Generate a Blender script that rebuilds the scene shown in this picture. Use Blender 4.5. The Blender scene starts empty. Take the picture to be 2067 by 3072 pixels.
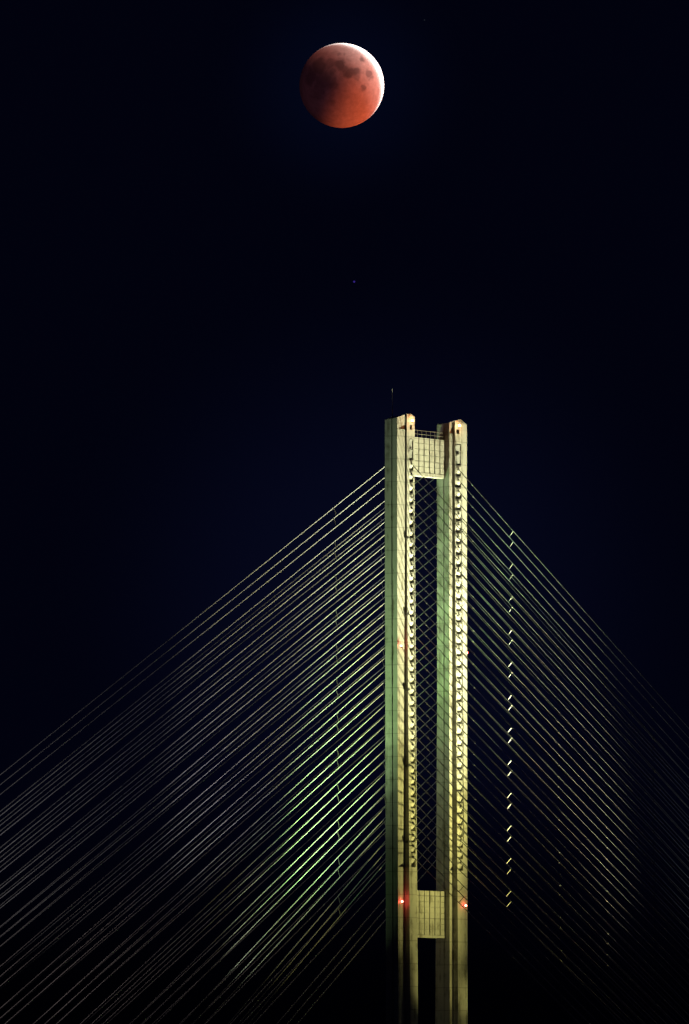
import bpy, bmesh, math, random
from mathutils import Vector, Matrix
random.seed(7)
R = math.radians
sc = bpy.context.scene
COL = sc.collection

# ------------------------------------------------------------------ survey of the place
F = 27548.0                       # focal length in photograph pixels (moon disc = 0.52 degrees)
CX, CY = 1033.5, 1536.0
CAM = Vector((0, 0, 6.0))
PITCH = math.atan((3400 - 1536) / F)
FW = Vector((0, math.cos(PITCH), math.sin(PITCH)))
UP = Vector((0, -math.sin(PITCH), math.cos(PITCH)))
RT = Vector((1, 0, 0))
BETA = R(55)
T = Vector((math.cos(BETA), math.sin(BETA), 0))      # across the bridge, left leg -> right leg
L = Vector((math.sin(BETA), -math.cos(BETA), 0))     # along the bridge, towards the viewer's right
D0 = 1470.0
KM = D0 / F

def ray(px, py):
    return (FW + RT * ((px - CX) / F) + UP * ((CY - py) / F))

def on_plane(px, py, P, n):
    d = ray(px, py)
    s = (P - CAM).dot(n) / d.dot(n)
    return CAM + d * s

_p = on_plane(1191.4, 1300, Vector((0, D0, 0)), Vector((0, 1, 0)))
O = Vector((_p.x, _p.y, 0))                          # outer front corner of the left leg, water level

def W(t, l, z):
    return O + T * t + L * l + Vector((0, 0, z))

def tz(px, py, l=0.0):                               # point on the vertical plane l = const
    q = on_plane(px, py, W(0, l, 0), L)
    return (q - O).dot(T), q.z

def lz(px, py, t):                                   # point on the vertical plane t = const
    q = on_plane(px, py, W(t, 0, 0), T)
    return (q - O).dot(L), q.z

DECK = 16.0

# ------------------------------------------------------------------ helpers
def tag(o, label=None, cat=None, group=None, kind=None):
    if label: o['label'] = label
    if cat: o['category'] = cat
    if group: o['group'] = group
    if kind: o['kind'] = kind
    return o

def obj(name, bm, mat, parent=None, smooth=False):
    me = bpy.data.meshes.new(name)
    bm.normal_update()
    bm.to_mesh(me); bm.free()
    if mat: me.materials.append(mat)
    if smooth:
        for p in me.polygons: p.use_smooth = True
    o = bpy.data.objects.new(name, me)
    COL.objects.link(o)
    if parent: o.parent = parent; o.matrix_parent_inverse = parent.matrix_world.inverted()
    return o

def empty(name, loc):
    o = bpy.data.objects.new(name, None)
    COL.objects.link(o); o.location = loc; o.empty_display_size = 1
    o.matrix_world = Matrix.Translation(loc)
    return o

def hexa(bm, t0, t1, l0, l1, z0, z1):
    vs = [bm.verts.new(W(t, l, z)) for z in (z0, z1) for (t, l) in ((t0, l0), (t1, l0), (t1, l1), (t0, l1))]
    for f in ((0, 1, 2, 3), (7, 6, 5, 4), (0, 4, 5, 1), (1, 5, 6, 2), (2, 6, 7, 3), (3, 7, 4, 0)):
        bm.faces.new([vs[i] for i in f])

def tube(bm, pts, rad, n=8, cap=True):
    rings = []
    for i, p in enumerate(pts):
        a = pts[max(i - 1, 0)]; b = pts[min(i + 1, len(pts) - 1)]
        d = (b - a).normalized()
        s = d.cross(Vector((0, 0, 1)))
        if s.length < 1e-4: s = Vector((1, 0, 0))
        s.normalize(); u = s.cross(d)
        r = rad[i] if isinstance(rad, (list, tuple)) else rad
        rings.append([bm.verts.new(p + s * (r * math.cos(2 * math.pi * k / n)) + u * (r * math.sin(2 * math.pi * k / n))) for k in range(n)])
    for A, B in zip(rings, rings[1:]):
        for k in range(n):
            bm.faces.new((A[k], A[(k + 1) % n], B[(k + 1) % n], B[k]))
    if cap:
        bm.faces.new(rings[0][::-1]); bm.faces.new(rings[-1])

def sphere(bm, c, r, seg=16):
    bmesh.ops.create_uvsphere(bm, u_segments=seg, v_segments=seg // 2 + 2, radius=r, matrix=Matrix.Translation(c))

# ------------------------------------------------------------------ materials
def mat(name):
    m = bpy.data.materials.new(name); m.use_nodes = True
    nt = m.node_tree
    return m, nt, nt.nodes['Principled BSDF'], nt.links

def simple(name, col, rough=0.6, metal=0.0, noise=0.0, scale=1.0):
    m, nt, b, lk = mat(name)
    b.inputs['Roughness'].default_value = rough
    b.inputs['Metallic'].default_value = metal
    b.inputs['Base Color'].default_value = (*col, 1)
    if noise:
        tc = nt.nodes.new('ShaderNodeTexCoord'); n = nt.nodes.new('ShaderNodeTexNoise')
        n.inputs['Scale'].default_value = scale; n.inputs['Detail'].default_value = 5
        lk.new(tc.outputs['Object'], n.inputs['Vector'])
        r = nt.nodes.new('ShaderNodeValToRGB')
        r.color_ramp.elements[0].position = .3; r.color_ramp.elements[1].position = .7
        r.color_ramp.elements[0].color = (*[c * (1 - noise) for c in col], 1)
        r.color_ramp.elements[1].color = (*[min(1, c * (1 + noise)) for c in col], 1)
        lk.new(n.outputs['Fac'], r.inputs['Fac']); lk.new(r.outputs['Color'], b.inputs['Base Color'])
    return m

def emit(name, col, s):
    m, nt, b, lk = mat(name)
    b.inputs['Base Color'].default_value = (*col, 1)
    b.inputs['Emission Color'].default_value = (*col, 1)
    b.inputs['Emission Strength'].default_value = s
    return m

def concrete():
    m, nt, b, lk = mat('weathered_concrete')
    N = nt.nodes
    tc = N.new('ShaderNodeTexCoord')
    # coarse mottling
    n1 = N.new('ShaderNodeTexNoise'); n1.inputs['Scale'].default_value = .55; n1.inputs['Detail'].default_value = 6; n1.inputs['Roughness'].default_value = .65
    lk.new(tc.outputs['Object'], n1.inputs['Vector'])
    # rain streaks, stretched down the wall
    mp = N.new('ShaderNodeMapping'); mp.inputs['Scale'].default_value = (1.6, 1.6, .05)
    lk.new(tc.outputs['Object'], mp.inputs['Vector'])
    n2 = N.new('ShaderNodeTexNoise'); n2.inputs['Scale'].default_value = 1.0; n2.inputs['Detail'].default_value = 4
    lk.new(mp.outputs['Vector'], n2.inputs['Vector'])
    mx = N.new('ShaderNodeMath'); mx.operation = 'ADD'
    lk.new(n1.outputs['Fac'], mx.inputs[0]); lk.new(n2.outputs['Fac'], mx.inputs[1])
    ramp = N.new('ShaderNodeValToRGB')
    e = ramp.color_ramp.elements
    e[0].position = .74; e[0].color = (.21, .195, .155, 1)
    e[1].position = 1.25 / 1.3; e[1].color = (.48, .465, .42, 1)
    lk.new(mx.outputs[0], ramp.inputs['Fac'])
    # lift joints every 3.7 m
    sp = N.new('ShaderNodeSeparateXYZ'); lk.new(tc.outputs['Object'], sp.inputs[0])
    md = N.new('ShaderNodeMath'); md.operation = 'PINGPONG'; md.inputs[1].default_value = 1.84
    lk.new(sp.outputs['Z'], md.inputs[0])
    lt = N.new('ShaderNodeMath'); lt.operation = 'LESS_THAN'; lt.inputs[1].default_value = .075
    lk.new(md.outputs[0], lt.inputs[0])
    jm = N.new('ShaderNodeMath'); jm.operation = 'MULTIPLY'; jm.inputs[1].default_value = .38
    lk.new(lt.outputs[0], jm.inputs[0])
    # every lift poured a slightly different grey
    dv = N.new('ShaderNodeMath'); dv.operation = 'DIVIDE'; dv.inputs[1].default_value = 3.68
    lk.new(sp.outputs['Z'], dv.inputs[0])
    rd = N.new('ShaderNodeMath'); rd.operation = 'ROUND'; lk.new(dv.outputs[0], rd.inputs[0])
    wn = N.new('ShaderNodeTexWhiteNoise'); wn.noise_dimensions = '1D'; lk.new(rd.outputs[0], wn.inputs['W'])
    mr = N.new('ShaderNodeMapRange'); mr.inputs['To Min'].default_value = .86; mr.inputs['To Max'].default_value = 1.06
    lk.new(wn.outputs['Value'], mr.inputs['Value'])
    c1 = N.new('ShaderNodeMix'); c1.data_type = 'RGBA'; c1.blend_type = 'MULTIPLY'; c1.inputs[0].default_value = 1
    lk.new(ramp.outputs['Color'], c1.inputs[6]); lk.new(mr.outputs[0], c1.inputs[7])
    c2 = N.new('ShaderNodeMix'); c2.data_type = 'RGBA'; c2.inputs[7].default_value = (.1, .09, .07, 1)
    lk.new(jm.outputs[0], c2.inputs[0]); lk.new(c1.outputs[2], c2.inputs[6])
    lk.new(c2.outputs[2], b.inputs['Base Color'])
    b.inputs['Roughness'].default_value = .85
    bp = N.new('ShaderNodeBump'); bp.inputs['Strength'].default_value = .15; bp.inputs['Distance'].default_value = .05
    n3 = N.new('ShaderNodeTexNoise'); n3.inputs['Scale'].default_value = 2.2; n3.inputs['Detail'].default_value = 8
    lk.new(tc.outputs['Object'], n3.inputs['Vector']); lk.new(n3.outputs['Fac'], bp.inputs['Height'])
    lk.new(bp.outputs['Normal'], b.inputs['Normal'])
    return m

M_CON = concrete()
M_CABLE = simple('cable_sheath', (.40, .40, .41), .85, 0, .18, .35)
M_CABLE.node_tree.nodes['Principled BSDF'].inputs['Specular IOR Level'].default_value = .12
M_GALV = simple('galvanised_steel', (.45, .45, .44), .6, .2)
M_DARK = simple('dark_painted_steel', (.05, .05, .05), .6)
M_RAIL = simple('rusty_railing_paint', (.16, .13, .11), .7)
M_ASPH = simple('asphalt', (.05, .05, .052), .9, 0, .25, 2)

# ------------------------------------------------------------------ pylon
pylon = empty('bridge_pylon', W(9.7, -1.2, 0))
tag(pylon, 'tall twin-legged concrete pylon under yellow and green floodlight, cables fanning from both sides', 'bridge pylon')

LEGS = [
    # px values at the top and at row 3072, all on the face towards the viewer's right
    dict(t0=0.0, A=(1216.5, 1213.5), bs=(1221, 1230.5), b=(1244.8, 1254), s0=(1228, 1235.5), s1=(1240.5, 1250), c=(1191.4, 1194.5),
         lw=2.4, rows=(1254, 1243.5, 1243.5, 1252), win=(1229.5, 1237.5, 1273, 1287), slot=(1315, 2601), depth=D0, ridge=.5),
    dict(t0=None, A=(1357.8, 1357.8), bs=(1365, 1374), b=(1401.6, 1402), s0=(1366.5, 1377.5), s1=(1383.3, 1391.5), c=(1347.5, 1347.8),
         lw=2.4, rows=(1269.6, 1264.5, 1260, 1276.7), win=(1369.5, 1379, 1288, 1302), slot=(1331, 2612), depth=D0 + 12, ridge=.49),
]
LEGS[1]['t0'] = tz(1347.5, 1300)[0]
CB, SB = math.cos(BETA), math.sin(BETA)

def fz(z):                        # taper parameter from height: 0 above row 1600, 1 at row 3072
    z1 = tz(1220, 1600)[1]; z2 = tz(1220, 3072)[1]
    return max(0.0, min(1.2, (z1 - z) / (z1 - z2)))

def prof(g, z, notch=None):
    f = fz(z); k = g['depth'] / F
    ip = lambda v: v[0] + (v[1] - v[0]) * f
    c, A, bs, b, s0, s1 = (ip(g[n]) for n in ('c', 'A', 'bs', 'b', 's0', 's1'))
    t0 = g['t0'] + (c - g['c'][0]) * k / CB
    a = t0 + (A - c) * k / CB
    p = (bs - A) * k / SB
    tb = a + (b - bs) * k / CB
    lw = g['lw']
    P = dict(t0=t0, a=a, p=p, b=tb, s0=a + (s0 - bs) * k / CB, s1=a + (s1 - bs) * k / CB)
    tr = a + (tb - a) * g['ridge']
    q = [(t0, 0), (a, 0), (a, p)]
    if notch:
        n0 = notch[0] if notch[0] is not None else P['s0']; n1 = notch[1] if notch[1] is not None else P['s1']
        q += [(n0, p), (n0, p - notch[2]), (n1, p - notch[2]), (n1, p)]
    else:
        q += [(tr, p)]
    q += [(tb, p), (tb, -lw - p), (a, -lw - p), (a, -lw), (t0, -lw),
          (t0, -1.13), (t0 + g.get('gd', .75), -1.13), (t0 + g.get('gd', .75), -.93), (t0, -.93)]
    P['q'] = q; P['tr'] = tr
    return P
LEGS[1]['gd'] = .1

def leg_mesh(g):
    bm = bmesh.new()
    k = g['depth'] / F
    zrow = lambda r: tz(g['c'][0] + 15, r)[1]
    zs0, zs1 = zrow(g['slot'][0]), zrow(g['slot'][1])
    w0, w1 = zrow(g['win'][2]), zrow(g['win'][3])
    ztop = zrow(g['rows'][0])
    pr = prof(g, ztop)
    A, bs = pr['a'], None
    wn = tuple(pr['a'] + (x - g['bs'][0]) * k / CB for x in g['win'][:2])
    def section(za, zb, notch, caps, top=False):
        zs = [za]; n = max(1, int(abs(zb - za) / 6))
        zs = [za + (zb - za) * i / n for i in range(n + 1)]
        rings = []
        for i, z in enumerate(zs):
            q = prof(g, z, notch)['q']
            if top and i == len(zs) - 1:
                rr = g['rows']; P = prof(g, z)
                def zt(t, l):
                    key = [(P['t0'], rr[0]), (P['a'], rr[1]), (P['tr'], rr[2]), (P['b'], rr[3])]
                    for (ta, ra), (tb_, rb) in zip(key, key[1:]):
                        if t <= tb_ + 1e-6:
                            u = (t - ta) / max(1e-6, tb_ - ta); row = ra + (rb - ra) * u; break
                    row_flat = (t - P['t0']) * CB / k * 0.1       # what perspective alone lowers
                    return zrow(row - row_flat * .9) + l * .12
                rings.append([bm.verts.new(W(t, l, zt(t, l))) for t, l in q])
            else:
                rings.append([bm.verts.new(W(t, l, z)) for t, l in q])
        m = len(rings[0])
        for A_, B_ in zip(rings, rings[1:]):
            for i in range(m):
                bm.faces.new((A_[i], A_[(i + 1) % m], B_[(i + 1) % m], B_[i]))
        if caps:
            for r in (rings[0][::-1], rings[-1]):
                f = bm.faces.new(r)
                bmesh.ops.triangulate(bm, faces=[f], ngon_method='EAR_CLIP')
    section(0.0, zs1, None, True)
    section(zs1, zs0, (None, None, .6), False)
    section(zs0, w1, None, True)
    section(w1, w0, (wn[0], wn[1], 1.8), False)
    section(w0, ztop, None, True, top=True)
    bmesh.ops.recalc_face_normals(bm, faces=bm.faces)
    return bm

legobs = []
for i, g in enumerate(LEGS):
    o = obj('pylon_leg', leg_mesh(g), M_CON, pylon)
    o['label'] = ('left leg, slightly taller in the picture, outer side glowing green', 'right leg, inner side crossed by cable silhouettes and shadows')[i]
    legobs.append(o)

# crossbeams: ribbed precast cladding on a core
def crossbeam(r0, r1, nrow, lab):
    lf = -.87
    g = LEGS[0]
    t_hi = LEGS[1]['t0'] + .01
    _, z0 = tz(1290, r0[1], lf); _, z1 = tz(1290, r0[0], lf)
    bm = bmesh.new()
    tl = prof(g, z0)['b'] - .02
    hexa(bm, tl, t_hi, -2.3, lf - .55, z0 + .02, z1 - .02)
    core = obj('crossbeam', bm, M_CON, pylon); core['label'] = lab
    bm = bmesh.new()
    lip = r1
    t = t_hi - .01
    h = (z1 - z0 - lip) / nrow
    while t > tl + .05:
        ta = max(tl, t - 1.5)
        for r in range(nrow):
            d = random.uniform(0, .03)
            hexa(bm, ta + .24, t, lf - .57, lf - d, z0 + lip + r * h + .06, z0 + lip + (r + 1) * h)
        t -= 1.5
    hexa(bm, tl, t_hi - .01, lf - .57, lf + .03, z0, z0 + lip)
    obj('cladding', bm, M_CON, core)
    return z0, z1
zb0, zb1 = crossbeam((1316, 1431), .55, 6, 'upper crossbeam faced with ribbed panels, brightly lit')
crossbeam((2672.5, 2813.3), .4, 8, 'lower crossbeam faced with ribbed panels, dim')

# guard rail on the upper crossbeam
bm = bmesh.new()
ta = prof(LEGS[0], zb1)['b']; tb = LEGS[1]['t0']
for z in (.55, 1.15):
    tube(bm, [W(ta, -1.0, zb1 + z), W(tb, -1.0, zb1 + z)], .045, 6)
n = 8
for i in range(n + 1):
    t = ta + .15 + (tb - ta - .3) * i / n
    tube(bm, [W(t, -1.0, zb1 - .3), W(t, -1.0, zb1 + 1.15)], .04, 6)
obj('guard_rail', bm, M_RAIL, pylon)

# antenna on the left leg
bm = bmesh.new()
za = tz(1191, 1252)[1]; zt = tz(1191, 1163)[1]
tube(bm, [W(.6, -1.35, za - 1), W(.6, -1.35, za + 1.7), W(.6, -1.35, za + 1.75), W(.6, -1.35, zt)], [.07, .07, .045, .03], 8)
obj('antenna', bm, M_GALV, pylon)

# ------------------------------------------------------------------ warning lights
M_RED = emit('red_lamp_glass', (1, .10, .07), 60)
M_AMB = emit('amber_lamp_glass', (1, .42, .16), 45)
def lamp(t, l, z, m, col, power, out, lab, dist=.55, r=.16):
    p = W(t, l, z); q = p + out * .42
    bm = bmesh.new()
    tube(bm, [p, q - out * .12], [.06, .06], 8)
    tube(bm, [q - Vector((0, 0, r + .12)), q - Vector((0, 0, r * .55))], [.14, .14], 10)
    h = obj('warning_light', bm, M_DARK, pylon); h['label'] = lab
    bm = bmesh.new(); sphere(bm, q, r)
    obj('lens', bm, m, h, True)
    ld = bpy.data.lights.new('warning_lamp', 'POINT'); ld.energy = power; ld.color = col; ld.shadow_soft_size = .1
    lo = bpy.data.objects.new('warning_lamp', ld); COL.objects.link(lo)
    lo.location = q + out * .3
    lo.parent = h; lo.matrix_parent_inverse = h.matrix_world.inverted()
P0 = lambda r: prof(LEGS[0], tz(1206, r)[1]); P1 = lambda r: prof(LEGS[1], tz(1362, r)[1])
AMB, RED = (1, .33, .10), (1, .05, .03)
def tpx(g, px, row, l):
    return tz(px, row, l)
for gi, px, row, m, c, pw, lab in (
        (0, 1231, 1262, M_AMB, AMB, 120, 'amber light above the window of the left leg'),
        (1, 1372, 1277, M_AMB, AMB, 120, 'amber light above the window of the right leg')):
    P = (P0, P1)[gi](row); t, z = tz(px, row, P['p'])
    lamp(t, P['p'], z, m, c, pw, L, lab, r=.2)
t, z = tz(1200, 2705, 0); lamp(t, 0, z, M_RED, RED, 14, L, 'red light low on the left leg')
P = P1(2717); t, z = tz(1391, 2717, P['p']); lamp(t, P['p'], z, M_RED, RED, 8, L, 'red light low on the right leg')
t, z = tz(1197, 1938, 0); lamp(t, 0, z, M_RED, RED, 4, L, 'red light half way up the left leg')
P = P1(1957); _, z = tz(1391, 1957, P['p']); lamp(P['b'], P['p'] - .35, z, M_RED, RED, 10, T, 'red light on the outer side of the right leg', r=.16)

# small brackets beside the recess of the left leg, and its service conduit
for row in (1614, 1843, 2070, 2298, 2526):
    P = P0(row); z = tz(1221, row, 0)[1]
    bm = bmesh.new()
    hexa(bm, P['a'] - .32, P['a'] + .01, P['p'] * .3, P['p'] + .12, z - .2, z + .2)
    hexa(bm, P['a'] - .05, P['a'] + .5, P['p'] - .02, P['p'] + .14, z - .06, z + .06)
    obj('bracket', bm, M_DARK, legobs[0])
for g, lo_ in zip(LEGS, legobs):
    bm = bmesh.new(); pts = []
    for row in range(1480, 2600, 80):
        z = tz(g['c'][0], row)[1]; P = prof(g, z); pts.append(W(P['s1'] + .12, P['p'] + .05, z))
    tube(bm, pts, .05, 6); obj('conduit', bm, M_DARK, lo_)

# ------------------------------------------------------------------ anchor niches
def rows_plus(far):
    b = 1408 if far else 1391
    return [b + 101.3 * j + d for j in range(12) for d in (0, 32.5, 66)]
anchors = {}
for gi, g in enumerate(LEGS):
    px = (1235, 1374)[gi]
    for n, row in enumerate(rows_plus(gi == 1)):
        z = tz(px, row)[1]; P = prof(g, z)
        tm = (P['s0'] + P['s1']) / 2
        anchors[(gi, '+', n)] = (tm, P['p'], z)
        w = (P['s1'] - P['s0'])
        bm = bmesh.new()
        # hooded bearing block: front wall, sloping bearing face below, notch for the pipe
        h = 1.64
        a0, a1 = P['s0'] + .02, P['s1'] - .02; am = (a0 + a1) / 2; pp = P['p']
        z1 = z + .62; zlo = z1 - h
        ring = []
        pts = [(pp - .58, z1), (pp - .06, z1 - .02), (pp + .02, z1 - .3), (pp - .02, z1 - .95), (pp - .42, zlo)]
        A_ = [bm.verts.new(W(a0, l_, z_)) for l_, z_ in pts]; B_ = [bm.verts.new(W(a1, l_, z_)) for l_, z_ in pts]
        bm.faces.new(A_); bm.faces.new(B_[::-1])
        for i in range(5):
            j = (i + 1) % 5
            bm.faces.new((A_[i], B_[i], B_[j], A_[j]))
        bmesh.ops.recalc_face_normals(bm, faces=bm.faces)
        blk = obj('anchor_block', bm, M_CON, legobs[gi])
# two shuttered hatches above the niches
for gi, g in enumerate(LEGS):
    for ra, rb in (((1319, 1343), (1350, 1374)), ((1338, 1362), (1367, 1390)))[gi]:
        za, zb = tz(g['c'][0] + 15, ra)[1], tz(g['c'][0] + 15, rb)[1]
        P = prof(g, za); bm = bmesh.new()
        hexa(bm, P['s0'] + .02, P['s1'] - .02, P['p'] - .59, P['p'] - .2, zb, za)
        hexa(bm, P['s0'] + .02, P['s1'] - .3, P['p'] - .21, P['p'] + .06, za - .1, za + .18)
        obj('hatch', bm, M_GALV, legobs[gi])

# black slabs added in the small openings, standing in for their shade
M_OPENING_SHADE = simple('opening_shade_black', (.004, .004, .005), .5)
for gi, g in enumerate(LEGS):
    k = g['depth'] / F; x0, x1, r0, r1 = g['win']
    za, zb = tz(g['c'][0] + 15, r0)[1], tz(g['c'][0] + 15, r1)[1]; P = prof(g, za)
    a0, a1 = (P['a'] + (x - g['bs'][0]) * k / CB for x in (x0, x1))
    bm = bmesh.new(); hexa(bm, a0 + .003, a1 - .003, P['p'] - .3, P['p'] - .12, zb + .003, za - .003)
    obj('opening_shade', bm, M_OPENING_SHADE, legobs[gi])

# back-side anchors (left-hand cables)
for gi, g in enumerate(LEGS):
    for j in range(12):
        for q, d in enumerate((0, 32.5, 64)):
            row = 1372 + 102.3 * j + d
            z = lz(1198, row, 3.6)[1]
            P = prof(g, z); anchors[(gi, '-', j * 3 + q)] = ((P['s0'] + P['s1']) / 2, -g['lw'] - P['p'], z)

# ------------------------------------------------------------------ stay cables
def fit(anchor, px, py):
    """where the straight line from the anchor through that sight line meets the deck"""
    t, l, z = anchor
    lq, zq = lz(px, py, t)
    s = (z - DECK) / (z - zq)
    return l + (lq - l) * s
deckL = {}
SM = [.795, .802, .808, .819, .837, .852, .873, .90, .928, .96, 1.041, 1.142]
for j in range(12):
    y0 = 1405 + 102.3 * j
    for q in range(3):
        if j <= 6: x, y = 0, y0 + SM[j] * 1156 + (0, 29.7, 59)[q]
        elif j <= 8: x, y = 400, y0 + SM[j] * 756 + (0, 31.5, 63)[q]
        else: x, y = 860, y0 + SM[j] * 296 + (0, 34.5, 69)[q]
        deckL[('-', j * 3 + q)] = fit(anchors[(0, '-', j * 3 + q)], x, y)
    sp = 1.118 - .0135 * j
    for q in range(3):
        x = 2056; y = 1461 + 101.3 * j + sp * (2056 - 1420.5) + (0, 29, 56)[q]
        deckL[('+', j * 3 + q)] = fit(anchors[(1, '+', j * 3 + q)], x, y)
print('deck l -:', [round(deckL[('-', n)], 1) for n in range(0, 36, 3)])
print('deck l +:', [round(deckL[('+', n)], 1) for n in range(0, 36, 3)])

ONES = ['', 'first', 'second', 'third', 'fourth', 'fifth', 'sixth', 'seventh', 'eighth', 'ninth', 'tenth', 'eleventh', 'twelfth', 'thirteenth',
        'fourteenth', 'fifteenth', 'sixteenth', 'seventeenth', 'eighteenth', 'nineteenth']
def ordinal(n):
    if n < 20: return ONES[n]
    if n % 10 == 0: return {20: 'twentieth', 30: 'thirtieth'}[n]
    return {2: 'twenty-', 3: 'thirty-'}[n // 10] + ONES[n % 10]

M_CLAMP = simple('weathered_clamp_steel', (.33, .33, .33), .7)
M_CLAMPD = simple('dimmed_clamp_steel', (.13, .13, .13), .8)  # darker copy: dimness painted into the outer right-hand clamps
def unit_clamp():
    bm = bmesh.new()
    tube(bm, [Vector((0, 0, -.14)), Vector((0, 0, -.1)), Vector((0, 0, .1)), Vector((0, 0, .14))], [.08, .11, .11, .08], 10)
    me = bpy.data.meshes.new('clamp'); bm.to_mesh(me); bm.free(); me.materials.append(M_CLAMP)
    return me
CLAMP = unit_clamp()
CLAMPD = CLAMP.copy(); CLAMPD.materials[0] = M_CLAMPD
RAD = .07
cables = {}
for gi in (0, 1):
    for side in '+-':
        for n in range(36):
            t, l, z = anchors[(gi, side, n)]
            P = prof(LEGS[gi], DECK); td = (P['s0'] + P['s1']) / 2
            S = W(t, l, z); E = W(td, deckL[(side, n)], DECK)
            cab = empty('stay_cable', S)
            d = (E - S)
            Ln = d.length; dn = d.normalized()
            S2 = S - dn * .45
            bm = bmesh.new()
            pts = []
            for i in range(13):                     # very slight sag
                u = i / 12
                pts.append(S2 + (E - S2) * u - Vector((0, 0, .10 * 4 * u * (1 - u) * (Ln / 150) ** 2)))
            tube(bm, pts, RAD, 8)
            o = obj('strand', bm, M_CABLE, cab, True)
            bm = bmesh.new()
            tube(bm, [S - dn * .5, S + dn * .35, S + dn * .36], [.2, .2, .12], 10)
            obj('anchor_pipe', bm, M_GALV, cab, True)
            sd = 'right' if side == '+' else 'left'
            tag(cab, 'thin stay cable running down %s from the %s pylon leg, %s from the top' % (sd, ('left', 'right')[gi], ordinal(n + 1)),
                'cable', 'stay cables fanning from the pylon')
            def at(dl, S=S, E=E, l=l, side=side, n=n, Ln=Ln):
                u = dl / abs(deckL[(side, n)] - l)
                p = S + (E - S) * u
                return p - Vector((0, 0, .10 * 4 * u * (1 - u) * (Ln / 150) ** 2))
            cables[(gi, side, n)] = (cab, at, dn)
            ds = [2.85, 19.3, 28.4, 37.5, 46.6] if side == '+' else [22.8, 33.4, 44.0, 54.6, 65.2]
            if side == '+' and n % 3 == 2: pass
            rot = dn.to_track_quat('Z', 'Y')
            for q in ds:
                if q > abs(deckL[(side, n)]) - 3: continue
                c = bpy.data.objects.new('clamp', CLAMPD if side == '+' and q > 10 else CLAMP); COL.objects.link(c)
                c.rotation_mode = 'QUATERNION'; c.rotation_quaternion = rot
                c.location = at(q + random.uniform(-.12, .12)) - S
                c.parent = cab
M_BAR = simple('spacer_bar_paint', (.5, .5, .47), .6)
M_BARD = simple('spacer_bar_dark', (.2, .19, .19), .6)  # darker tone for the bars of the left-hand cables
for gi in (0, 1):
    for j in range(12):
        for q in (0, 1):
            n = j * 3 + q
            for side in '+-':
                cab, at, dn = cables[(gi, side, n)]; _, at2, _ = cables[(gi, side, n + 1)]
                if side == '+':
                    a = at(10.75 - .085 * j); b = at2(9.95 - .1 * j)
                    r = .058
                else:
                    a = at(12.2 - .14 * j); b = at2(11.75 - .14 * j); r = .05
                bm = bmesh.new(); tube(bm, [a, b], r, 8)
                obj('spacer_bar', bm, M_BAR if side == '+' else M_BARD, cab)

# ------------------------------------------------------------------ deck, river
deck = empty('bridge_deck', W(9.7, 0, DECK - 2))
tag(deck, kind='structure')
lmin = min(v for k, v in deckL.items()) - 40; lmax = max(deckL.values()) + 60
bm = bmesh.new()
hexa(bm, 5.6, 13.9, lmin, lmax, DECK - 2.4, DECK - .12)
hexa(bm, -9, 5.55, lmin, -4.6, DECK - 2.4, DECK - .12); hexa(bm, -9, 5.55, 2.6, lmax, DECK - 2.4, DECK - .12)
hexa(bm, 13.95, 28, lmin, -4.6, DECK - 2.4, DECK - .12); hexa(bm, 13.95, 28, 2.6, lmax, DECK - 2.4, DECK - .12)
obj('girder', bm, M_CON, deck)
bm = bmesh.new(); hexa(bm, 5.8, 13.7, lmin, lmax, DECK - .11, DECK - .02)
obj('carriageway', bm, M_ASPH, deck)
for t in (-8.8, 27.8):
    bm = bmesh.new()
    for z in (.5, 1.0): tube(bm, [W(t, lmin, DECK + z), W(t, lmax, DECK + z)], .04, 6)
    l = lmin
    while l < lmax:
        tube(bm, [W(t, l, DECK - .12), W(t, l, DECK + 1.0)], .04, 6); l += 4
    obj('parapet', bm, M_RAIL, deck)
m, nt, b, lk = mat('night_water')
b.inputs['Base Color'].default_value = (.01, .015, .02, 1); b.inputs['Roughness'].default_value = .12
nz = nt.nodes.new('ShaderNodeTexNoise'); nz.inputs['Scale'].default_value = .4; nz.inputs['Detail'].default_value = 6
tc = nt.nodes.new('ShaderNodeTexCoord'); lk.new(tc.outputs['Object'], nz.inputs['Vector'])
bp = nt.nodes.new('ShaderNodeBump'); bp.inputs['Strength'].default_value = .4; lk.new(nz.outputs['Fac'], bp.inputs['Height']); lk.new(bp.outputs['Normal'], b.inputs['Normal'])
bm = bmesh.new(); bmesh.ops.create_grid(bm, x_segments=2, y_segments=2, size=15000)
w = obj('river_water', bm, m); w.location = (0, 0, 0); tag(w, kind='structure')

# ------------------------------------------------------------------ floodlights on and beside the deck, plus added cable beams
def flood(t, l, z, aim, col, energy, size, blend=1.0, lab=None):
    rad = 1.4 if l > 0 else .6           # each beam is a bank of several floodlights
    p = W(t, l, z); q = W(*aim); d = (q - p).normalized()
    ld = bpy.data.lights.new('flood_or_added_beam', 'SPOT')
    ld.energy = energy; ld.color = col; ld.spot_size = R(size); ld.spot_blend = blend; ld.shadow_soft_size = rad
    lo = bpy.data.objects.new('flood_or_added_beam', ld); COL.objects.link(lo)
    lo.location = p; lo.rotation_euler = d.to_track_quat('-Z', 'Y').to_euler()
    return lo
zr = lambda r: tz(1206, r)[1]
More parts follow.
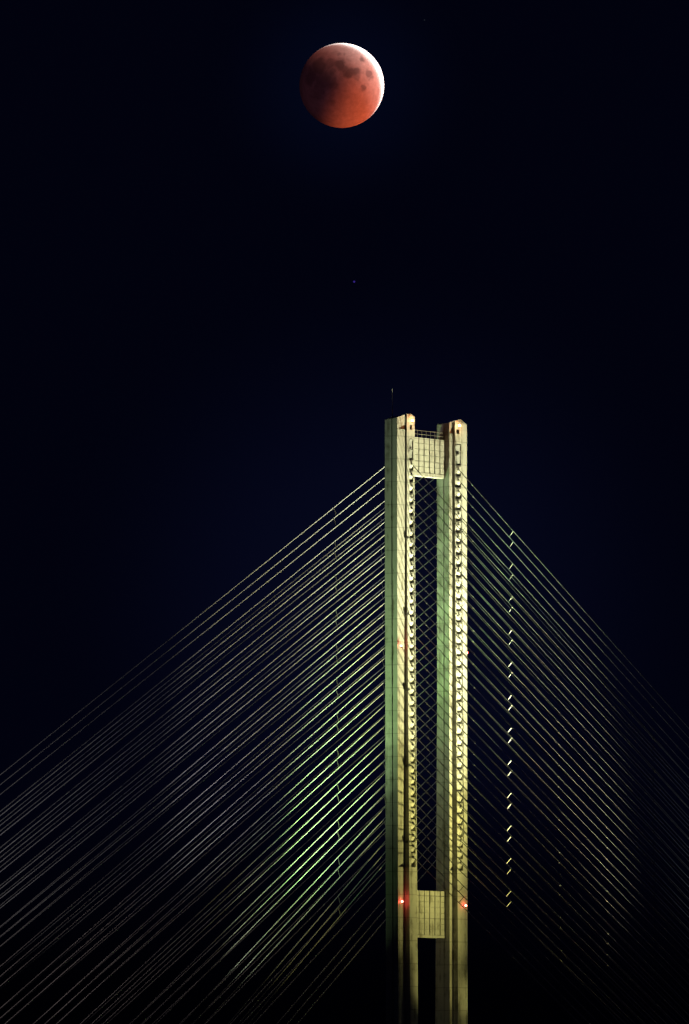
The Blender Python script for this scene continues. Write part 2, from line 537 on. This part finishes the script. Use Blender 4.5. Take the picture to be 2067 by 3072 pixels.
#BEAMS0
BEAMS = [   # t, l on or beside the deck; aimed at (t, l, height); colour; watts; cone
    (26, 42, (9, 0, 1300), (0.97, 0.96, 0.55), 1.16e+06, 26),
    (26, 42, (9, 0, 1450), (0.97, 0.96, 0.57), 8.12e+05, 26),
    (26, 42, (9, 0, 1900), (0.97, 0.96, 0.53), 1.12e+06, 26),
    (26, 42, (9, 0, 2050), (0.97, 0.95, 0.45), 1.12e+05, 26),
    (26, 42, (9, 0, 2200), (1.00, 0.92, 0.28), 1.4e+05, 26),
    (26, 42, (9, 0, 2350), (1.00, 0.92, 0.28), 2.64e+05, 26),
    (26, 42, (9, 0, 2550), (1.00, 0.92, 0.28), 1.02e+05, 26),
    (26, 42, (9, 0, 2750), (1.00, 0.92, 0.28), 8.16e+04, 26),
    (26, 34, (18, 0, 2980), (1.00, 0.92, 0.28), 1.99e+04, 14),
    (-9, -22, (7, -1, 1350), (0.85, 1.00, 0.68), 1.95e+05, 28),
    (-9, -36, (7, -1, 1350), (1.00, 0.95, 0.80), 3.27e+03, 24),
    (-9, -36, (7, -1, 1750), (0.55, 1.00, 0.34), 5.68e+05, 24),
    (-9, -36, (7, -1, 1950), (0.50, 1.00, 0.30), 4.24e+05, 24),
    (-9, -36, (7, -1, 2100), (1.00, 0.95, 0.80), 2.91e+04, 24),
    (-9, -22, (7, -1, 2400), (0.41, 1.00, 0.23), 5.84e+03, 28),
    (-9, -22, (7, -1, 2600), (0.61, 1.00, 0.42), 6.03e+03, 28),
    (-9, -50, (3.6, -8, 2330), (0.57, 1.00, 0.38), 1.22e+05, 24),
    (26, 42, (9, 0, 2950), (1.00, 0.92, 0.28), 1.15e+05, 16),
    (26, 42, (17, 0, 3050), (1.00, 0.92, 0.28), 6.89e+03, 20),
    (-6, -46, (3.6, -8, 2250), (0.84, 1.00, 0.64), 6.35e+04, 38),
    (-14, -62, (3.6, -12, 1500), (1.00, 0.93, 0.93), 1.32e+05, 36),
    (-14, -62, (3.6, -30, 1800), (1.00, 0.93, 0.93), 7.1e+03, 40),
    (-14, -130, (3.6, -90, 2350), (1.00, 0.93, 0.93), 6.53e+04, 60),
    (-9, 70, (10, 60, 2300), (0.85, 1.00, 0.85), 1.25e+04, 60),
    (-14, -120, (3.6, -72, 2900), (1, .8, .74), 3.2e4, 34),  # added beam, brightens the lower-left cables
    (-14, -95, (3.6, -55, 2850), (1, .8, .74), 1.2e4, 34),  # second added beam for the same cables
]
for t_, l_, a_, c_, e_, s_ in BEAMS:
    flood(t_, l_, DECK + .6, (a_[0], a_[1], zr(a_[2])), c_, e_, s_)
#BEAMS1

# ------------------------------------------------------------------ moon and stars
DM = 20000.0
mdir = ray(1025, 256.5).normalized()
MC = CAM + mdir * DM
MR = DM * 127.0 / F / (1 + ((1536 - 256.5) / F) ** 2) ** .5
m, nt, b, lk = mat('lunar_surface')
N = nt.nodes
tc = N.new('ShaderNodeTexCoord')
nw = N.new('ShaderNodeTexNoise'); nw.inputs['Scale'].default_value = 3.2; nw.inputs['Detail'].default_value = 5
lk.new(tc.outputs['Object'], nw.inputs['Vector'])
sub = N.new('ShaderNodeVectorMath'); sub.operation = 'SUBTRACT'; sub.inputs[1].default_value = (.5, .5, .5)
lk.new(nw.outputs['Color'], sub.inputs[0])
scl = N.new('ShaderNodeVectorMath'); scl.operation = 'SCALE'; scl.inputs['Scale'].default_value = .38
lk.new(sub.outputs[0], scl.inputs[0])
wv = N.new('ShaderNodeVectorMath'); wv.operation = 'ADD'
lk.new(tc.outputs['Object'], wv.inputs[0]); lk.new(scl.outputs[0], wv.inputs[1])
MARIA = [(.51, .60, .085, .9), (.25, .31, .15, 1), (.10, .42, .10, .8), (-.04, .51, .15, .9), (.63, .29, .11, .85), (.70, .16, .07, .6), (.53, -.01, .08, .8),
         (.36, .16, .07, .5), (-.54, .45, .20, .8), (-.30, .50, .14, .55), (-.74, .22, .2, .7), (-.45, .14, .22, .6), (-.20, .05, .13, .6), (-.25, .28, .10, .5), (-.55, -.15, .18, .5), (-.22, -.40, .10, .4), (-.12, .76, .05, .5), (.05, .72, .05, .35)]
prev = None
for (x, z, r, wgt) in MARIA:
    y = -math.sqrt(max(0, 1 - x * x - z * z))
    ds = N.new('ShaderNodeVectorMath'); ds.operation = 'DISTANCE'; ds.inputs[1].default_value = (x, y, z)
    lk.new(wv.outputs[0], ds.inputs[0])
    mr = N.new('ShaderNodeMapRange'); mr.interpolation_type = 'SMOOTHSTEP'
    mr.inputs['From Min'].default_value = r * 1.5; mr.inputs['From Max'].default_value = r * .7
    mr.inputs['To Min'].default_value = 0; mr.inputs['To Max'].default_value = wgt * .82
    lk.new(ds.outputs['Value'], mr.inputs['Value'])
    if prev is None: prev = mr.outputs[0]
    else:
        mxn = N.new('ShaderNodeMath'); mxn.operation = 'MAXIMUM'; lk.new(prev, mxn.inputs[0]); lk.new(mr.outputs[0], mxn.inputs[1]); prev = mxn.outputs[0]
fn = N.new('ShaderNodeTexNoise'); fn.inputs['Scale'].default_value = 9; fn.inputs['Detail'].default_value = 8; fn.inputs['Roughness'].default_value = .7
lk.new(tc.outputs['Object'], fn.inputs['Vector'])
rp = N.new('ShaderNodeValToRGB'); rp.color_ramp.elements[0].position = .3; rp.color_ramp.elements[1].position = .72
rp.color_ramp.elements[0].color = (.36, .35, .34, 1); rp.color_ramp.elements[1].color = (.56, .55, .54, 1)
lk.new(fn.outputs['Fac'], rp.inputs['Fac'])
mc = N.new('ShaderNodeMix'); mc.data_type = 'RGBA'; mc.inputs[7].default_value = (.13, .14, .15, 1)
lk.new(prev, mc.inputs[0]); lk.new(rp.outputs['Color'], mc.inputs[6]); lk.new(mc.outputs[2], b.inputs['Base Color'])
b.inputs['Roughness'].default_value = 1; b.inputs['Specular IOR Level'].default_value = 0
bm = bmesh.new(); bmesh.ops.create_uvsphere(bm, u_segments=160, v_segments=96, radius=1)
moon = obj('moon', bm, m, None, True)
moon.location = MC; moon.scale = (MR, MR, MR)
# local frame: -Y towards the viewer, Z up in the picture
mz = (UP - mdir * UP.dot(mdir)).normalized(); mx = mdir.cross(mz).normalized()
moon.rotation_euler = Matrix((mx, mdir, mz)).transposed().to_euler()
tag(moon, 'full round reddish eclipsed moon with a bright white rim high in the night sky', 'moon')

def moonlight(d, col, k, soft, size=9):
    """disk lamp added near the moon, standing in for direct and Earth-bent sunlight, from direction d (right, away, up)"""
    v = Vector(d).normalized(); v = mx * v.x + mdir * v.y + mz * v.z
    dist = 3000.0
    ld = bpy.data.lights.new('light_on_moon', 'AREA'); ld.shape = 'DISK'; ld.size = 2 * soft; ld.spread = R(70)
    ld.energy = k * math.pi * math.pi * dist * dist; ld.color = col
    lo = bpy.data.objects.new('light_on_moon', ld); COL.objects.link(lo)
    lo.location = MC + v * dist; lo.rotation_euler = (-v).to_track_quat('-Z', 'Y').to_euler()
moonlight((.76, 1.40, .50), (1, .97, .94), 2.7, 420)
moonlight((.76, .40, .50), (1, .66, .58), .30, 900)
moonlight((.86, -.10, -.42), (1, .14, .05), .27, 1000)
moonlight((.60, -.05, .80), (1, .25, .18), .13, 1000)
moonlight((-.3, -1, -.2), (.7, .18, .28), .008, 500)  # weak purple fill added for the dark side

def star(px, py, r_px, col, s, lab):
    d = ray(px, py).normalized(); D = 24000.0
    bm = bmesh.new(); sphere(bm, Vector((0, 0, 0)), D * r_px / F, 12)
    o = obj('star', bm, emit('starlight', col, s), None, True); o.location = CAM + d * D
    tag(o, lab, 'star')
star(1062.5, 845, 3.0, (.05, .025, .32), .65, 'tiny faint blue point of light in the dark sky below the moon')
star(1273.5, 60, 2.0, (.3, .4, .5), .035, 'barely visible pale speck near the top edge of the sky')

# ------------------------------------------------------------------ night sky
wd = bpy.data.worlds.new('World'); sc.world = wd; wd.use_nodes = True
nt = wd.node_tree; N = nt.nodes; lk = nt.links
bg = N['Background']
tc = N.new('ShaderNodeTexCoord')
def glow(dirv, r0, r1):
    ds = N.new('ShaderNodeVectorMath'); ds.operation = 'DISTANCE'; ds.inputs[1].default_value = dirv
    lk.new(tc.outputs['Generated'], ds.inputs[0])
    mr = N.new('ShaderNodeMapRange'); mr.interpolation_type = 'SMOOTHERSTEP'
    mr.inputs['From Min'].default_value = r1; mr.inputs['From Max'].default_value = r0
    lk.new(ds.outputs['Value'], mr.inputs['Value'])
    return mr.outputs[0]
g1 = glow(ray(1150, 1780).normalized(), 0.0, .040)      # town light scattered in the air behind the bridge
g2 = glow(mdir, 0.0, .016)                               # aureole of the moon
base = N.new('ShaderNodeRGB'); base.outputs[0].default_value = (.0005, .0007, .0041, 1)
def add(c, fac, col):
    mm = N.new('ShaderNodeMix'); mm.data_type = 'RGBA'; mm.blend_type = 'ADD'; mm.inputs[7].default_value = (*col, 1)
    lk.new(fac, mm.inputs[0]); lk.new(c, mm.inputs[6]); return mm.outputs[2]
c = add(base.outputs[0], g1, (.0012, .0018, .0072))
c = add(c, g2, (.0004, .0012, .0045))
# darker towards the horizon
sp = N.new('ShaderNodeSeparateXYZ'); lk.new(tc.outputs['Generated'], sp.inputs[0])
mr = N.new('ShaderNodeMapRange'); mr.interpolation_type = 'SMOOTHSTEP'
mr.inputs['From Min'].default_value = ray(1000, 3050).normalized().z; mr.inputs['From Max'].default_value = ray(1000, 2250).normalized().z
mr.inputs['To Min'].default_value = .12; mr.inputs['To Max'].default_value = 1
lk.new(sp.outputs['Z'], mr.inputs['Value'])
mm = N.new('ShaderNodeMix'); mm.data_type = 'RGBA'; mm.blend_type = 'MULTIPLY'; mm.inputs[0].default_value = 1
lk.new(c, mm.inputs[6]); lk.new(mr.outputs[0], mm.inputs[7])
lk.new(mm.outputs[2], bg.inputs['Color']); bg.inputs['Strength'].default_value = 1

# ------------------------------------------------------------------ camera, output
cd = bpy.data.cameras.new('camera'); cam = bpy.data.objects.new('camera', cd); COL.objects.link(cam)
cam.location = CAM; cam.rotation_euler = (math.pi / 2 + PITCH, 0, 0)
cd.sensor_fit = 'VERTICAL'; cd.sensor_height = 24; cd.sensor_width = 24
cd.lens = F / 3072 * 24; cd.clip_start = 1; cd.clip_end = 60000
sc.camera = cam
sc.view_settings.view_transform = 'Standard'; sc.view_settings.look = 'None'
sc.view_settings.exposure = 0; sc.view_settings.gamma = 1
sc.cycles.use_denoising = True
sc.cycles.max_bounces = 3; sc.cycles.diffuse_bounces = 2; sc.cycles.glossy_bounces = 1
sc.cycles.caustics_reflective = False; sc.cycles.caustics_refractive = False
sc.cycles.sample_clamp_indirect = 1.0
sc.cycles.use_light_tree = True
